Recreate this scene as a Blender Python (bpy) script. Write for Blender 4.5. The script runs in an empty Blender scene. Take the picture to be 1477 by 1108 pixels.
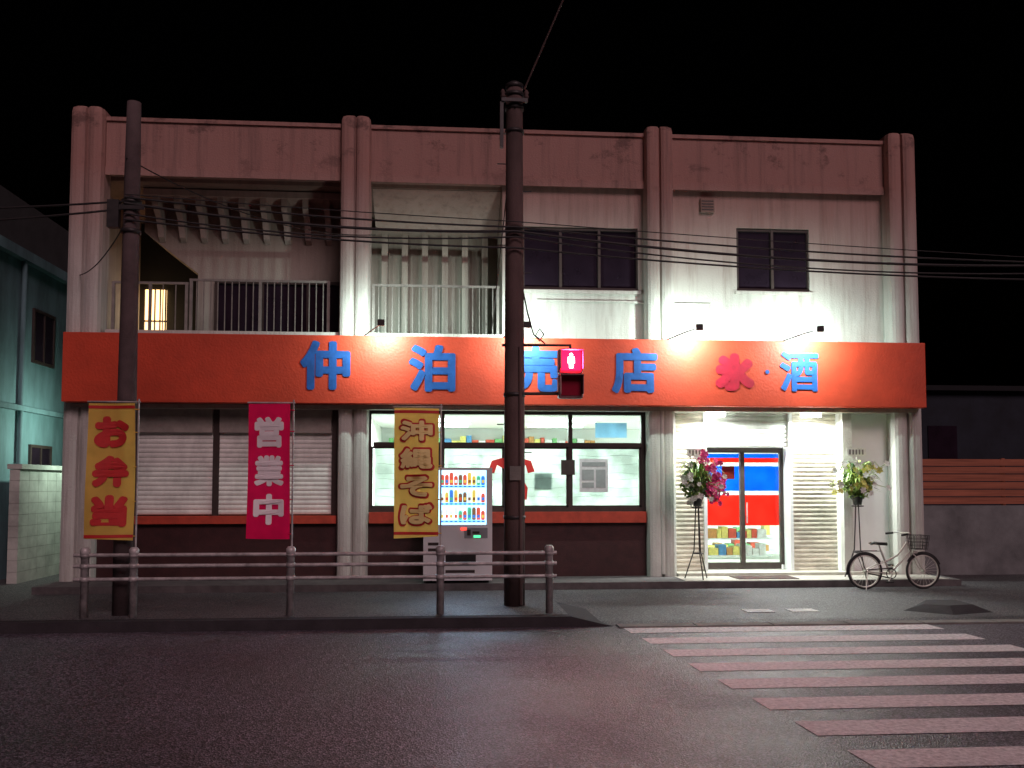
import bpy, math, random
from mathutils import Vector, Matrix
random.seed(7)
S=bpy.context.scene
S.view_settings.view_transform='Standard'; S.view_settings.look='None'; S.view_settings.exposure=0
COL=S.collection
# ------------------------------------------------------------------ materials
def nmat(name):
    m=bpy.data.materials.new(name); m.use_nodes=True
    nt=m.node_tree; b=nt.nodes['Principled BSDF']; return m,nt,b
def mat(name,col,rough=.6,var=.25,scale=4,metal=0,bump=0,bscale=60,emit=0,stretch=(1,1,1),fine=0):
    m,nt,b=nmat(name)
    tc=nt.nodes.new('ShaderNodeTexCoord'); mp=nt.nodes.new('ShaderNodeMapping')
    mp.inputs['Scale'].default_value=stretch
    nt.links.new(tc.outputs['Object'],mp.inputs[0])
    n=nt.nodes.new('ShaderNodeTexNoise'); n.inputs['Scale'].default_value=scale; n.inputs['Detail'].default_value=5; n.inputs['Roughness'].default_value=.65
    nt.links.new(mp.outputs[0],n.inputs['Vector'])
    r=nt.nodes.new('ShaderNodeValToRGB')
    c=Vector(col)
    r.color_ramp.elements[0].position=.3; r.color_ramp.elements[1].position=.7
    r.color_ramp.elements[0].color=(*(c*(1-var)),1); r.color_ramp.elements[1].color=(*[min(1,v*(1+var*.4)) for v in c],1)
    nt.links.new(n.outputs['Fac'],r.inputs[0]); nt.links.new(r.outputs[0],b.inputs['Base Color'])
    b.inputs['Roughness'].default_value=rough; b.inputs['Metallic'].default_value=metal
    if bump:
        n2=nt.nodes.new('ShaderNodeTexNoise'); n2.inputs['Scale'].default_value=bscale; n2.inputs['Detail'].default_value=4
        nt.links.new(tc.outputs['Object'],n2.inputs['Vector'])
        bp=nt.nodes.new('ShaderNodeBump'); bp.inputs['Strength'].default_value=bump; bp.inputs['Distance'].default_value=.02
        nt.links.new(n2.outputs['Fac'],bp.inputs['Height']); nt.links.new(bp.outputs[0],b.inputs['Normal'])
    return m
def emat(name,col,s):
    m,nt,b=nmat(name); b.inputs['Base Color'].default_value=(*col,1)
    b.inputs['Emission Color'].default_value=(*col,1); b.inputs['Emission Strength'].default_value=s
    m.cycles.emission_sampling='NONE'; return m
def facade_mat(name,base,stain,amt=1.0):
    m,nt,b=nmat(name); N=nt.nodes.new; L=nt.links.new
    tc=N('ShaderNodeTexCoord')
    def noise(sc,st,det=6,ro=.6):
        mp=N('ShaderNodeMapping'); mp.inputs['Scale'].default_value=st; L(tc.outputs['Object'],mp.inputs[0])
        n=N('ShaderNodeTexNoise'); n.inputs['Scale'].default_value=sc; n.inputs['Detail'].default_value=det; n.inputs['Roughness'].default_value=ro
        L(mp.outputs[0],n.inputs['Vector']); return n.outputs['Fac']
    def ramp(v,p0,p1,c0=(0,0,0,1),c1=(1,1,1,1)):
        r=N('ShaderNodeValToRGB'); r.color_ramp.elements[0].position=p0; r.color_ramp.elements[1].position=p1
        r.color_ramp.elements[0].color=c0; r.color_ramp.elements[1].color=c1; L(v,r.inputs[0]); return r.outputs[0]
    def mul(a,bb):
        x=N('ShaderNodeMath'); x.operation='MULTIPLY'
        L(a,x.inputs[0]); 
        if isinstance(bb,float): x.inputs[1].default_value=bb
        else: L(bb,x.inputs[1])
        return x.outputs[0]
    def mix(f,a,c):
        x=N('ShaderNodeMix'); x.data_type='RGBA'; L(f,x.inputs[0]); L(a,x.inputs[6])
        x.inputs[7].default_value=(*c,1); return x.outputs[2]
    c=ramp(noise(.8,(1,1,1)),.3,.7,(*[v*.8 for v in base],1),(*base,1))
    streak=ramp(noise(3,(2.2,2.2,.18),6,.7),.48,.8)
    c=mix(mul(streak,.7),c,stain)
    sp=N('ShaderNodeSeparateXYZ'); L(tc.outputs['Object'],sp.inputs[0])
    mr2=N('ShaderNodeMapRange'); mr2.inputs[1].default_value=5.2; mr2.inputs[2].default_value=7.6; L(sp.outputs['Z'],mr2.inputs[0])
    c=mix(mul(mr2.outputs[0],.92),c,(base[0]*.60,base[1]*.30,base[2]*.27))  # reddish light on the upper wall, mixed into the colour by height
    mr=N('ShaderNodeMapRange'); mr.inputs[1].default_value=7.0; mr.inputs[2].default_value=8.2; L(sp.outputs['Z'],mr.inputs[0])
    patch=ramp(noise(1.3,(1,1,1.3),8,.75),.55,.63)
    c=mix(mul(mul(patch,mr.outputs[0]),.62),c,(.07,.04,.035))
    streak2=ramp(noise(2.2,(2.5,2.5,.12),6,.7),.5,.72)
    c=mix(mul(mul(streak2,mr2.outputs[0]),.55),c,(.12,.08,.07))
    fine=ramp(noise(14,(1,1,1),6,.8),.6,.72); c=mix(mul(fine,.35),c,stain)
    L(c,b.inputs['Base Color']); b.inputs['Roughness'].default_value=.85
    bp=N('ShaderNodeBump'); bp.inputs['Strength'].default_value=.5; bp.inputs['Distance'].default_value=.025
    L(noise(30,(1,1,1),5,.7),bp.inputs['Height']); L(bp.outputs[0],b.inputs['Normal'])
    return m
def asphalt(name,c0,c1,rough=.5,hi=3.4):
    m,nt,b=nmat(name); N=nt.nodes.new; L=nt.links.new
    tc=N('ShaderNodeTexCoord')
    v=N('ShaderNodeTexVoronoi'); v.inputs['Scale'].default_value=75; L(tc.outputs['Object'],v.inputs['Vector'])
    n=N('ShaderNodeTexNoise'); n.inputs['Scale'].default_value=.6; n.inputs['Detail'].default_value=7; n.inputs['Roughness'].default_value=.7; L(tc.outputs['Object'],n.inputs['Vector'])
    r=N('ShaderNodeValToRGB'); r.color_ramp.elements[0].position=.32; r.color_ramp.elements[1].position=.68
    r.color_ramp.elements[0].color=(*c0,1); r.color_ramp.elements[1].color=(*c1,1); L(n.outputs['Fac'],r.inputs[0])
    sp=N('ShaderNodeSeparateXYZ'); L(v.outputs['Color'],sp.inputs[0])
    r2=N('ShaderNodeValToRGB'); r2.color_ramp.elements[0].color=(.45,.42,.45,1); r2.color_ramp.elements[1].color=(hi,hi*.95,hi,1)
    r2.color_ramp.elements[0].position=.45; r2.color_ramp.elements[1].position=1
    L(sp.outputs['X'],r2.inputs[0])
    x=N('ShaderNodeMix'); x.data_type='RGBA'; x.blend_type='MULTIPLY'; x.inputs[0].default_value=1; L(r.outputs[0],x.inputs[6]); L(r2.outputs[0],x.inputs[7])
    L(x.outputs[2],b.inputs['Base Color'])
    rr=N('ShaderNodeMapRange'); rr.inputs[1].default_value=.3; rr.inputs[2].default_value=.7; rr.inputs[3].default_value=rough-.12; rr.inputs[4].default_value=rough+.15
    L(n.outputs['Fac'],rr.inputs[0]); L(rr.outputs[0],b.inputs['Roughness'])
    bp=N('ShaderNodeBump'); bp.inputs['Strength'].default_value=.6; bp.inputs['Distance'].default_value=.01
    L(v.outputs['Distance'],bp.inputs['Height']); L(bp.outputs[0],b.inputs['Normal'])
    return m
def glass(name,tint=(.9,1,.97),refl=.12):
    m=bpy.data.materials.new(name); m.use_nodes=True; nt=m.node_tree; nt.nodes.clear(); N=nt.nodes.new
    o=N('ShaderNodeOutputMaterial'); t=N('ShaderNodeBsdfTransparent'); g=N('ShaderNodeBsdfGlossy'); x=N('ShaderNodeMixShader'); lw=N('ShaderNodeLayerWeight')
    lw.inputs[0].default_value=refl; t.inputs[0].default_value=(*tint,1); g.inputs['Roughness'].default_value=.03
    nt.links.new(lw.outputs['Facing'],x.inputs[0]); nt.links.new(t.outputs[0],x.inputs[1]); nt.links.new(g.outputs[0],x.inputs[2]); nt.links.new(x.outputs[0],o.inputs[0]); return m
def film(name,col,fac=.6,lo=.82):
    m=bpy.data.materials.new(name); m.use_nodes=True; nt=m.node_tree; nt.nodes.clear(); N=nt.nodes.new
    o=N('ShaderNodeOutputMaterial'); t=N('ShaderNodeBsdfTranslucent'); d=N('ShaderNodeBsdfDiffuse'); x=N('ShaderNodeMixShader')
    tc=N('ShaderNodeTexCoord'); n=N('ShaderNodeTexNoise'); n.inputs['Scale'].default_value=3; n.inputs['Detail'].default_value=4
    r=N('ShaderNodeValToRGB'); r.color_ramp.elements[0].color=(*[c*lo for c in col],1); r.color_ramp.elements[1].color=(*col,1)
    r.color_ramp.elements[0].position=.35; r.color_ramp.elements[1].position=.6
    nt.links.new(tc.outputs['Object'],n.inputs['Vector']); nt.links.new(n.outputs['Fac'],r.inputs[0])
    nt.links.new(r.outputs[0],t.inputs[0]); nt.links.new(r.outputs[0],d.inputs[0]); x.inputs[0].default_value=fac
    nt.links.new(d.outputs[0],x.inputs[1]); nt.links.new(t.outputs[0],x.inputs[2]); nt.links.new(x.outputs[0],o.inputs[0]); return m

M={}
M['wall']=facade_mat('weathered_wall_paint',(.62,.62,.57),(.22,.17,.14))
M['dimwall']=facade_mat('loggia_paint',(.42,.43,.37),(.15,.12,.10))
M['band']=mat('orange_red_sign_paint',(.64,.065,.025),.55,.25,1.2,bump=.3,bscale=25)
M['blue']=mat('blue_letter_paint',(.012,.11,.42),.6,.3,6)
M['redl']=mat('red_letter_paint',(.5,.008,.035),.6,.3,6)
M['shut']=mat('shutter_white_metal',(.80,.82,.76),.5,.3,2.5,stretch=(1,1,.6),bump=.1)
M['shutold']=mat('rusty_shutter_metal',(.66,.60,.50),.6,.5,5,stretch=(.6,1,3),bump=.2)
M['frame']=mat('dark_bronze_aluminium',(.05,.035,.03),.45,.3,8)
M['dark']=mat('dark_void_paint',(.02,.018,.018),.8,.3,3)  # near-black colour stands for the shade inside deep openings
M['plinth']=mat('maroon_plinth_tile',(.05,.015,.015),.5,.4,5,bump=.2)
M['sill']=mat('red_sill_paint',(.5,.06,.03),.6,.3,5)
M['room']=mat('room_white_paint',(.8,.82,.8),.7,.06,2)
M['tile']=mat('pale_floor_tile',(.5,.48,.42),.45,.25,3,bump=.1)
M['conc']=mat('concrete',(.22,.21,.19),.9,.4,2.5,bump=.4)
M['pole']=mat('concrete_pole',(.12,.075,.07),.85,.45,3,stretch=(1,1,.3),bump=.4)
M['rail']=mat('galvanised_white_pipe',(.5,.47,.46),.45,.55,7,metal=.2)
M['iron']=mat('dark_iron',(.05,.045,.045),.5,.4,8,metal=.4)
M['balrail']=mat('balcony_rail_paint',(.24,.22,.20),.5,.3,8)
M['wire']=mat('cable_black',(.015,.013,.013),.6,.2,3)
M['glass']=glass('window_glass'); M['dglass']=mat('dark_window_glass',(.022,.013,.022),.08,.4,1)
M['paper']=film('white_window_film',(.84,.88,.85),.65,.72)
M['asph']=asphalt('road_asphalt',(.045,.043,.052),(.10,.094,.108))
M['asph2']=asphalt('yard_asphalt',(.05,.052,.052),(.09,.092,.09),.6,2.6)
M['paint']=mat('worn_road_paint',(.85,.8,.8),.7,.5,22,bump=.5,bscale=80)
M['kerb']=mat('kerb_concrete',(.12,.11,.11),.9,.4,4,bump=.4)
M['kerbdark']=mat('kerb_dark_concrete',(.03,.026,.03),.9,.4,4,bump=.4)
M['white']=mat('white_enamel',(.75,.77,.77),.35,.08,2)
M['green']=mat('leaf_green',(.05,.14,.03),.5,.5,12)
M['green2']=mat('leaf_pale_green',(.30,.45,.09),.5,.4,12)
M['yel']=mat('petal_yellow',(.75,.72,.2),.6,.3,12)
M['pet']=mat('petal_white',(.82,.84,.76),.6,.2,12)
M['pink']=mat('petal_pink',(.78,.06,.26),.6,.4,12)
M['pot']=mat('pot_black',(.02,.02,.02),.4,.2,4)

# ------------------------------------------------------------------ helpers
def empty(name,loc=(0,0,0)):
    e=bpy.data.objects.new(name,None); COL.objects.link(e); e.empty_display_size=.2; return e
def obj(name,verts,faces,mats,parent=None,mi=None,smooth=False):
    me=bpy.data.meshes.new(name); me.from_pydata([tuple(v) for v in verts],[],faces)
    if not isinstance(mats,(list,tuple)): mats=[mats]
    for m in mats: me.materials.append(m)
    if mi: 
        for p,i in zip(me.polygons,mi): p.material_index=i
    if smooth:
        for p in me.polygons: p.use_smooth=True
    me.update(); o=bpy.data.objects.new(name,me); COL.objects.link(o)
    if parent: o.parent=parent
    return o
BF=[(0,3,2,1),(4,5,6,7),(0,1,5,4),(1,2,6,5),(2,3,7,6),(3,0,4,7)]
def boxes(name,bs,m,parent=None,bevel=0):
    V=[];F=[]
    for (x0,x1,y0,y1,z0,z1) in bs:
        k=len(V); V+=[(x0,y0,z0),(x1,y0,z0),(x1,y1,z0),(x0,y1,z0),(x0,y0,z1),(x1,y0,z1),(x1,y1,z1),(x0,y1,z1)]
        F+=[tuple(i+k for i in f) for f in BF]
    o=obj(name,V,F,m,parent)
    if bevel:
        b=o.modifiers.new('b','BEVEL'); b.width=bevel; b.segments=2
    return o
def box(name,x0,x1,y0,y1,z0,z1,m,parent=None,bevel=0): return boxes(name,[(x0,x1,y0,y1,z0,z1)],m,parent,bevel)
def tubes(name,paths,r,m,parent=None,cyc=False,taper=None,seg=4):
    c=bpy.data.curves.new(name,'CURVE'); c.dimensions='3D'; c.bevel_depth=r; c.bevel_resolution=seg; c.use_fill_caps=True
    for P in paths:
        s=c.splines.new('POLY'); s.points.add(len(P)-1)
        for i,p in enumerate(P): s.points[i].co=(*p,1); s.points[i].radius=(taper[i] if taper else 1)
        s.use_cyclic_u=cyc
    o=bpy.data.objects.new(name,c); COL.objects.link(o)
    me=bpy.data.meshes.new_from_object(o); bpy.data.objects.remove(o)
    for p in me.polygons: p.use_smooth=True
    me.materials.append(m); o=bpy.data.objects.new(name,me); COL.objects.link(o)
    if parent: o.parent=parent
    return o
def circ(cx,cy,cz,r,axis='Y',n=32,a0=0,a1=2*math.pi,close=False):
    out=[]
    for i in range(n+(1 if close else 0)):
        a=a0+(a1-a0)*i/n
        if axis=='Y': out.append((cx+r*math.cos(a),cy,cz+r*math.sin(a)))
        else: out.append((cx+r*math.cos(a),cy+r*math.sin(a),cz))
    return out
def lathe(name,cx,cy,prof,m,parent=None,n=24):
    V=[];F=[]
    for (r,z) in prof:
        for i in range(n):
            a=2*math.pi*i/n; V.append((cx+r*math.cos(a),cy+r*math.sin(a),z))
    for j in range(len(prof)-1):
        for i in range(n):
            a=j*n+i;b=j*n+(i+1)%n; F.append((a,b,b+n,a+n))
    F.append(tuple(range(n-1,-1,-1))); F.append(tuple(range((len(prof)-1)*n,len(prof)*n)))
    o=obj(name,V,F,m,parent,smooth=False)
    for p in o.data.polygons: p.use_smooth=len(p.vertices)==4
    return o
def glyph(name,s,x0,x1,z0,z1,y,m,parent,bold=.0,warp=None,copies=10):
    c=bpy.data.curves.new('t','FONT'); c.body=s; c.size=1; c.resolution_u=5
    o=bpy.data.objects.new('t',c); COL.objects.link(o)
    bpy.context.view_layer.update()
    me=bpy.data.meshes.new_from_object(o); bpy.data.objects.remove(o)
    vs=[v.co.copy() for v in me.vertices]; fs=[tuple(p.vertices) for p in me.polygons]
    if not vs: return
    ax=min(v.x for v in vs);bx=max(v.x for v in vs);ay=min(v.y for v in vs);by=max(v.y for v in vs)
    w=(x1-x0-2*bold)/max(1e-4,bx-ax); h=(z1-z0-2*bold)/max(1e-4,by-ay)
    V=[];F=[]
    K=copies if bold else 1
    for k in range(K):
        a=2*math.pi*k/K; dx=bold*math.cos(a); dz=bold*math.sin(a)
        b0=len(V)
        for v in vs:
            X=x0+bold+(v.x-ax)*w+dx; Z=z0+bold+(v.y-ay)*h+dz; Y=y-.0007*k
            if warp: Y+=warp(X,Z)
            V.append((X,Y,Z))
        F+=[tuple(i+b0 for i in f) for f in fs]
    return obj(name,V,F,m,parent)
def shutter(name,x0,x1,z0,z1,y,m,parent,pitch=.085):
    V=[];F=[];z=z0;prof=[]
    while z<z1-.001:
        t=min(pitch,z1-z)
        for q,d in ((0,0),(.15,-.012),(.5,-.018),(.85,-.012)):
            prof.append((y+d,z+q*t))
        z+=t
    prof.append((y,z1))
    for (yy,zz) in prof: V+= [(x0,yy,zz),(x1,yy,zz)]
    for i in range(len(prof)-1): F.append((2*i,2*i+1,2*i+3,2*i+2))
    return obj(name,V,F,m,parent)
def area(name,loc,d,size,sizey,power,col,parent=None):
    l=bpy.data.lights.new(name,'AREA'); l.shape='RECTANGLE'; l.size=size; l.size_y=sizey; l.energy=power; l.color=col
    o=bpy.data.objects.new(name,l); o.location=loc; o.rotation_euler=Vector(d).to_track_quat('-Z','Y').to_euler(); COL.objects.link(o)
    if parent: o.parent=parent
    return o
def point(name,loc,power,col,r=.05,parent=None):
    l=bpy.data.lights.new(name,'POINT'); l.energy=power; l.color=col; l.shadow_soft_size=r
    o=bpy.data.objects.new(name,l); o.location=loc; COL.objects.link(o)
    if parent: o.parent=parent
    return o
def leaves(name,gen,n,size,mats,weights,parent=None,asp=2.2):
    V=[];F=[];MI=[]
    for _ in range(n):
        c=gen(); d=Vector((random.gauss(0,1),random.gauss(0,1),random.gauss(0,1))).normalized()
        e=d.cross(Vector((random.gauss(0,1),random.gauss(0,1),random.gauss(0,1)))).normalized()
        s=size*random.uniform(.6,1.3); k=len(V)
        V+=[c-d*s*.5*asp/2, c+e*s*.28, c+d*s*.5*asp/2, c-e*s*.28]; F.append((k,k+1,k+2,k+3))
        MI.append(random.choices(range(len(mats)),weights)[0])
    return obj(name,V,F,mats,parent,MI)

# ------------------------------------------------------------------ ground
G=obj('ground',[(-150,-80,-.012),(150,-80,-.012),(150,150,-.012),(-150,150,-.012)],[(0,1,2,3)],mat('ground_soil',(.05,.05,.04),.9,.4,1))
obj('road',[(-80,-17.5,0),(80,-17.5,0),(80,-4.75,0),(-80,-4.75,0)],[(0,1,2,3)],M['asph'])
obj('forecourt_pavement',[(-80,-4.75,.004),(80,-4.75,.004),(80,-4.55,.03),(-80,-4.55,.03),(-80,9,.03),(80,9,.03)],[(0,1,2,3),(3,2,5,4)],M['asph2'])
def island(name,x0,x1,y0,y1,h,sl,sr):
    r=empty(name)
    V=[(x0,y0,0),(x1,y0,0),(x1,y1,0),(x0,y1,0),(x0+sl,y0+.03,h),(x1-sr,y0+.03,h),(x1-sr,y1,h),(x0+sl,y1,h)]
    obj('kerb',V,BF,M['kerbdark'],r)
    obj('paving',[(x0+sl+.01,y0+.2,h+.004),(x1-sr-.01,y0+.2,h+.004),(x1-sr-.01,y1-.02,h+.004),(x0+sl+.01,y1-.02,h+.004)],[(0,1,2,3)],M['asph2'],r)
    return r
island('raised_pavement',-60,2.25,-4.82,-3.35,.13,.1,.55)
o=empty('traffic_island_nose')
obj('kerb',[(6.55,-3.9,0),(7.1,-4.45,0),(7.9,-4.2,0),(7.95,-3.35,0),(7.2,-3.2,0),(6.95,-3.9,.12),(7.2,-4.15,.13),(7.6,-4.05,.13),(7.65,-3.55,.13),(7.25,-3.45,.12)],
    [(0,1,6,5),(1,2,7,6),(2,3,8,7),(3,4,9,8),(4,0,5,9),(5,6,7,8,9)],M['kerbdark'],o)
o=empty('drain_cover')
for i,(a,b) in enumerate(((4.35,4.78),(5.0,5.42))):
    boxes('grate_%d'%i,[(a+j*.045,a+j*.045+.03,-3.95,-3.65,.028,.04) for j in range(int((b-a)/.045))],M['rail'],o)
boxes('gutter_concrete',[(2.3+i*1.02,2.3+i*1.02+1.0,-4.98,-4.76,.0,.022) for i in range(40)],M['conc'])
V=[];F=[]
for k in range(10):
    y1=-4.98-k*.77; y0=y1-.40; sk=lambda y:(-(y+4.96))*.085
    n=24
    for j in range(n):
        a=2.33+4.05*j/n; b=2.33+4.05*(j+1)/n; q=len(V)
        V+=[(a+sk(y0),y0,.004),(b+sk(y0),y0,.004),(b+sk(y1)*.5+sk(y0)*.5,y1,.004),(a+sk(y1)*.5+sk(y0)*.5,y1,.004)]; F.append((q,q+1,q+2,q+3))
obj('crosswalk_marking',V,F,M['paint'])

# ------------------------------------------------------------------ main building
B=empty('two_storey_shop_building')
def column(i,x0,x1,top,base=.15):
    w=(x1-x0)/2; V=[];F=[]
    prof=[]
    for k in range(2):
        c=x0+w*(k+.5)
        for j in range(7):
            a=math.pi*(1-j/6); prof.append((c+w*.47*math.cos(a),-.10*math.sin(a)**.6 if 0<j<6 else 0.0))
    prof=[(x0,.35)]+[(x0,.02)]+prof+[(x1,.02),(x1,.35)]
    zs=[base,2,4,6,7.6,top-.12,top-.03,top]
    for z in zs:
        sc=1 if z<top-.1 else (.94 if z<top-.01 else .78)
        cx=(x0+x1)/2
        for (x,y) in prof: V.append((cx+(x-cx)*sc,.15+(y-.15)*sc,z))
    n=len(prof)
    for j in range(len(zs)-1):
        for k in range(n):
            a=j*n+k;b=j*n+(k+1)%n; F.append((a,b,b+n,a+n))
    F.append(tuple(range((len(zs)-1)*n,len(zs)*n)))
    obj('column_%d'%i,V,F,M['wall'],B)
cols=[(-6.65,-6.07,8.66),(-1.85,-1.30,8.64),(3.84,4.38,8.62),(8.57,9.15,8.64)]
for i,c in enumerate(cols): column(i,*c)
bays=[(-6.07,-1.85),(-1.30,3.84),(4.38,8.57)]
for i,(a,b) in enumerate(bays):
    box('parapet_%d'%i,a,b,.1,.4,7.52,8.45,M['wall'],B)
    box('parapet_coping_%d'%i,a,b,.06,.44,8.45,8.52,M['wall'],B)
    box('parapet_lip_%d'%i,a,b,.07,.1,7.45,7.6,M['wall'],B)
def wall_with_hole(name,x0,x1,z0,z1,hx0,hx1,hz0,hz1,y0=.2,y1=.4,m='wall'):
    boxes(name,[(x0,hx0,y0,y1,z0,z1),(hx1,x1,y0,y1,z0,z1),(hx0,hx1,y0,y1,z0,hz0),(hx0,hx1,y0,y1,hz1,z1)],M[m],B)
wall_with_hole('upper_wall_mid',1.15,3.84,4.45,7.52,1.52,3.74,5.52,6.72)
wall_with_hole('upper_wall_right',4.38,8.57,4.45,7.52,5.66,7.10,5.56,6.78)
def window(name,x0,x1,z0,z1,nx,y=.3):
    e=bpy.data.objects.new(name,None); COL.objects.link(e); e.parent=B
    t=.05; bs=[(x0,x1,y-.06,y+.04,z0,z0+t),(x0,x1,y-.06,y+.04,z1-t,z1)]
    for k in range(nx+1):
        x=x0+(x1-x0)*k/nx; bs.append((max(x0,x-t/2),min(x1,x+t/2)if k else x0+t,y-.058,y+.038,z0+t,z1-t))
    boxes('frame',bs,M['frame'],e); box('pane',x0,x1,y,y+.01,z0,z1,M['dglass'],e)
window('upper_window_mid',1.52,3.74,5.52,6.72,3); window('upper_window_right',5.66,7.10,5.56,6.78,2)
boxes('window_sill_upper',[(1.48,3.78,.15,.2,5.44,5.5),(5.62,7.14,.15,.2,5.48,5.54)],M['wall'],B)
box('upper_vent',4.95,5.22,.14,.2,7.05,7.32,M['dimwall'],B)
boxes('vent_slats',[(4.97,5.20,.132,.139,7.09+i*.055,7.11+i*.055) for i in range(4)],M['frame'],B)
box('side_wall_left',-6.62,-6.42,.4,9,.03,7.9,M['wall'],B); box('side_wall_right',8.9,9.1,.4,9,.03,7.9,M['wall'],B)
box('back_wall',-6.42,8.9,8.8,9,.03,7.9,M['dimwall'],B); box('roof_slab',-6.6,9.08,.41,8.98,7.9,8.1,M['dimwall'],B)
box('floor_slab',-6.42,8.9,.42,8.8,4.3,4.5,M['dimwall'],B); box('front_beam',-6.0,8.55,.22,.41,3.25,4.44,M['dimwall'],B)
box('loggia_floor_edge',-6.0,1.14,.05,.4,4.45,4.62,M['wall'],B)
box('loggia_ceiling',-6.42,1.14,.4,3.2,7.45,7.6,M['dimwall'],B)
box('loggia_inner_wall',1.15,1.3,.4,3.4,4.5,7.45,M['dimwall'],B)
Y=1.3
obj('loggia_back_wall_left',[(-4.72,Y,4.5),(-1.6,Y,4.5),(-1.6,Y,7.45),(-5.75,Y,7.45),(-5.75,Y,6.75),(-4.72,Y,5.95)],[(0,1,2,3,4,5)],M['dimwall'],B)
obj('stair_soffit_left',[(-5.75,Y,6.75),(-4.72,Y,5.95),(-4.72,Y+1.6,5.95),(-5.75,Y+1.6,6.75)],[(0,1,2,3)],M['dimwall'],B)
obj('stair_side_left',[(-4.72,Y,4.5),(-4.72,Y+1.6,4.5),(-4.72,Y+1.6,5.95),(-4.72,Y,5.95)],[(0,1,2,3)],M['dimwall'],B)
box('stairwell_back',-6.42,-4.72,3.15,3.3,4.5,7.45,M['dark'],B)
V=[];F=[]
for i in range(10):
    x=-5.45+i*.40; k=len(V)
    for xx in (x,x+.11): V+=[(xx,Y-.55,7.30),(xx,Y-.001,7.30),(xx,Y-.001,6.55),(xx,Y-.12,6.62),(xx,Y-.30,6.95),(xx,Y-.55,7.12)]
    F+=[tuple(k+j for j in range(6)),tuple(k+11-j for j in range(6))]+[(k+j,k+(j+1)%6,k+6+(j+1)%6,k+6+j) for j in range(6)]
obj('loggia_brackets',V,F,M['wall'],B)
box('loggia_bracket_slab',-5.6,-1.65,Y-.6,Y-.003,7.30,7.42,M['wall'],B)
e=bpy.data.objects.new('loggia_sliding_window',None); COL.objects.link(e); e.parent=B
box('pane',-4.35,-1.7,Y-.04,Y-.02,4.55,5.75,M['dglass'],e)
boxes('frame',[(-4.38,-1.68,Y-.09,Y-.01,5.75,5.81)]+[(x,x+.06,Y-.08,Y-.01,4.55,5.75) for x in (-4.38,-3.5,-2.62,-1.76)],M['frame'],e)
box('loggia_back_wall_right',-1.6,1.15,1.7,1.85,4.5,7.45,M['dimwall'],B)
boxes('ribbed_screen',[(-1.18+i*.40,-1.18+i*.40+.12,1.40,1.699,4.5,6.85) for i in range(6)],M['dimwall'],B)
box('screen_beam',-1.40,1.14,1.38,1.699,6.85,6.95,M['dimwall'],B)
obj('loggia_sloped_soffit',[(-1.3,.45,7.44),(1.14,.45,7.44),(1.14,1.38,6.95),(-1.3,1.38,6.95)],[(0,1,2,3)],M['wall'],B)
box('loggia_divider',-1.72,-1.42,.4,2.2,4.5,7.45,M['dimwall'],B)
box('stair_lit_window',-6.3,-5.85,3.1,3.14,4.75,6.0,emat('warm_lit_pane',(1,.62,.28),3.2),B)
boxes('stair_window_bars',[(-6.3+i*.11,-6.28+i*.11,3.04,3.09,4.75,6.0) for i in range(5)]+[(-6.32,-5.83,3.04,3.085,5.3,5.33)],M['iron'],B)
point('stair_lamp',(-6.05,2.6,5.4),6,(1,.7,.4),.1,B)
def railing(name,x0,x1,y,z0,z1,st=.125):
    bs=[(x0,x1,y-.02,y+.02,z1-.04,z1),(x0,x1,y-.015,y+.015,z0,z0+.03)]
    n=int((x1-x0)/st)
    bs+=[(x0+(x1-x0)*i/n-.008,x0+(x1-x0)*i/n+.008,y-.008,y+.008,z0+.03,z1-.04) for i in range(1,n)]
    bs+=[(x-.025,x+.025,y-.024,y+.024,z0,z1) for x in (x0+.03,(x0+x1)/2,x1-.03)]
    boxes(name,bs,M['balrail'],B)
railing('balcony_railing_left',-4.6,-2.05,.3,4.62,5.62); railing('balcony_railing_right',-1.28,1.1,.3,4.62,5.58)
railing('balcony_railing_stair',-5.98,-4.62,.3,4.62,5.55,.2)
SB=bpy.data.objects.new('sign_band',None); COL.objects.link(SB); SB.parent=B
box('board',-6.56,9.08,-.35,-.12,3.28,4.5,M['band'],SB,.012)
box('soffit',-6.5,9.0,-.118,.2,3.2,3.27,M['dimwall'],SB); box('top_flashing',-6.56,9.08,-.12,.0,4.40,4.47,M['band'],SB)
for i,(s,a,b,z0,z1,m,bo) in enumerate([("仲",-2.48,-1.60,3.52,4.40,'blue',.036),("泊",-.57,.27,3.5,4.35,'blue',.036),("売",1.28,2.15,3.5,4.35,'blue',.036),("店",3.11,3.96,3.5,4.34,'blue',.036),
    ("氷",5.03,5.78,3.56,4.26,'redl',.062),("・",5.98,6.06,3.88,3.96,'blue',.01),("酒",6.26,7.0,3.56,4.31,'blue',.024)]):
    glyph('letter_%d'%i,s,a,b,z0,z1,-.358,M[m],SB,bo,copies=18)
FC=(.80,1,.93)
for i,(x,pw) in enumerate(((-1.02,90),(1.5,95),(4.55,120),(6.75,120))):
    e=bpy.data.objects.new('sign_floodlight_%d'%i,None); COL.objects.link(e); e.parent=B
    ly=-1.0
    tubes('arm',[[(x-.35,-.1,4.48),(x-.35,-.2,4.53),(x-.12,-.65,4.60),(x,ly,4.61)]],.012,M['iron'],e)
    boxes('housing',[(x-.06,x+.06,ly-.07,ly-.02,4.56,4.67)],M['iron'],e,.01)
    box('lens',x-.05,x+.05,ly-.018,ly-.012,4.57,4.66,emat('flood_lens',FC,8),e)
    area('lamp',(x,ly-.005,4.615),(0,1,-.35),.12,.10,pw,FC,e)
boxes('shopfront_plinth',[(-6.07,-1.85,.12,.3,.15,1.14),(-1.30,3.84,.12,.3,.15,1.14)],M['plinth'],B)
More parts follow.
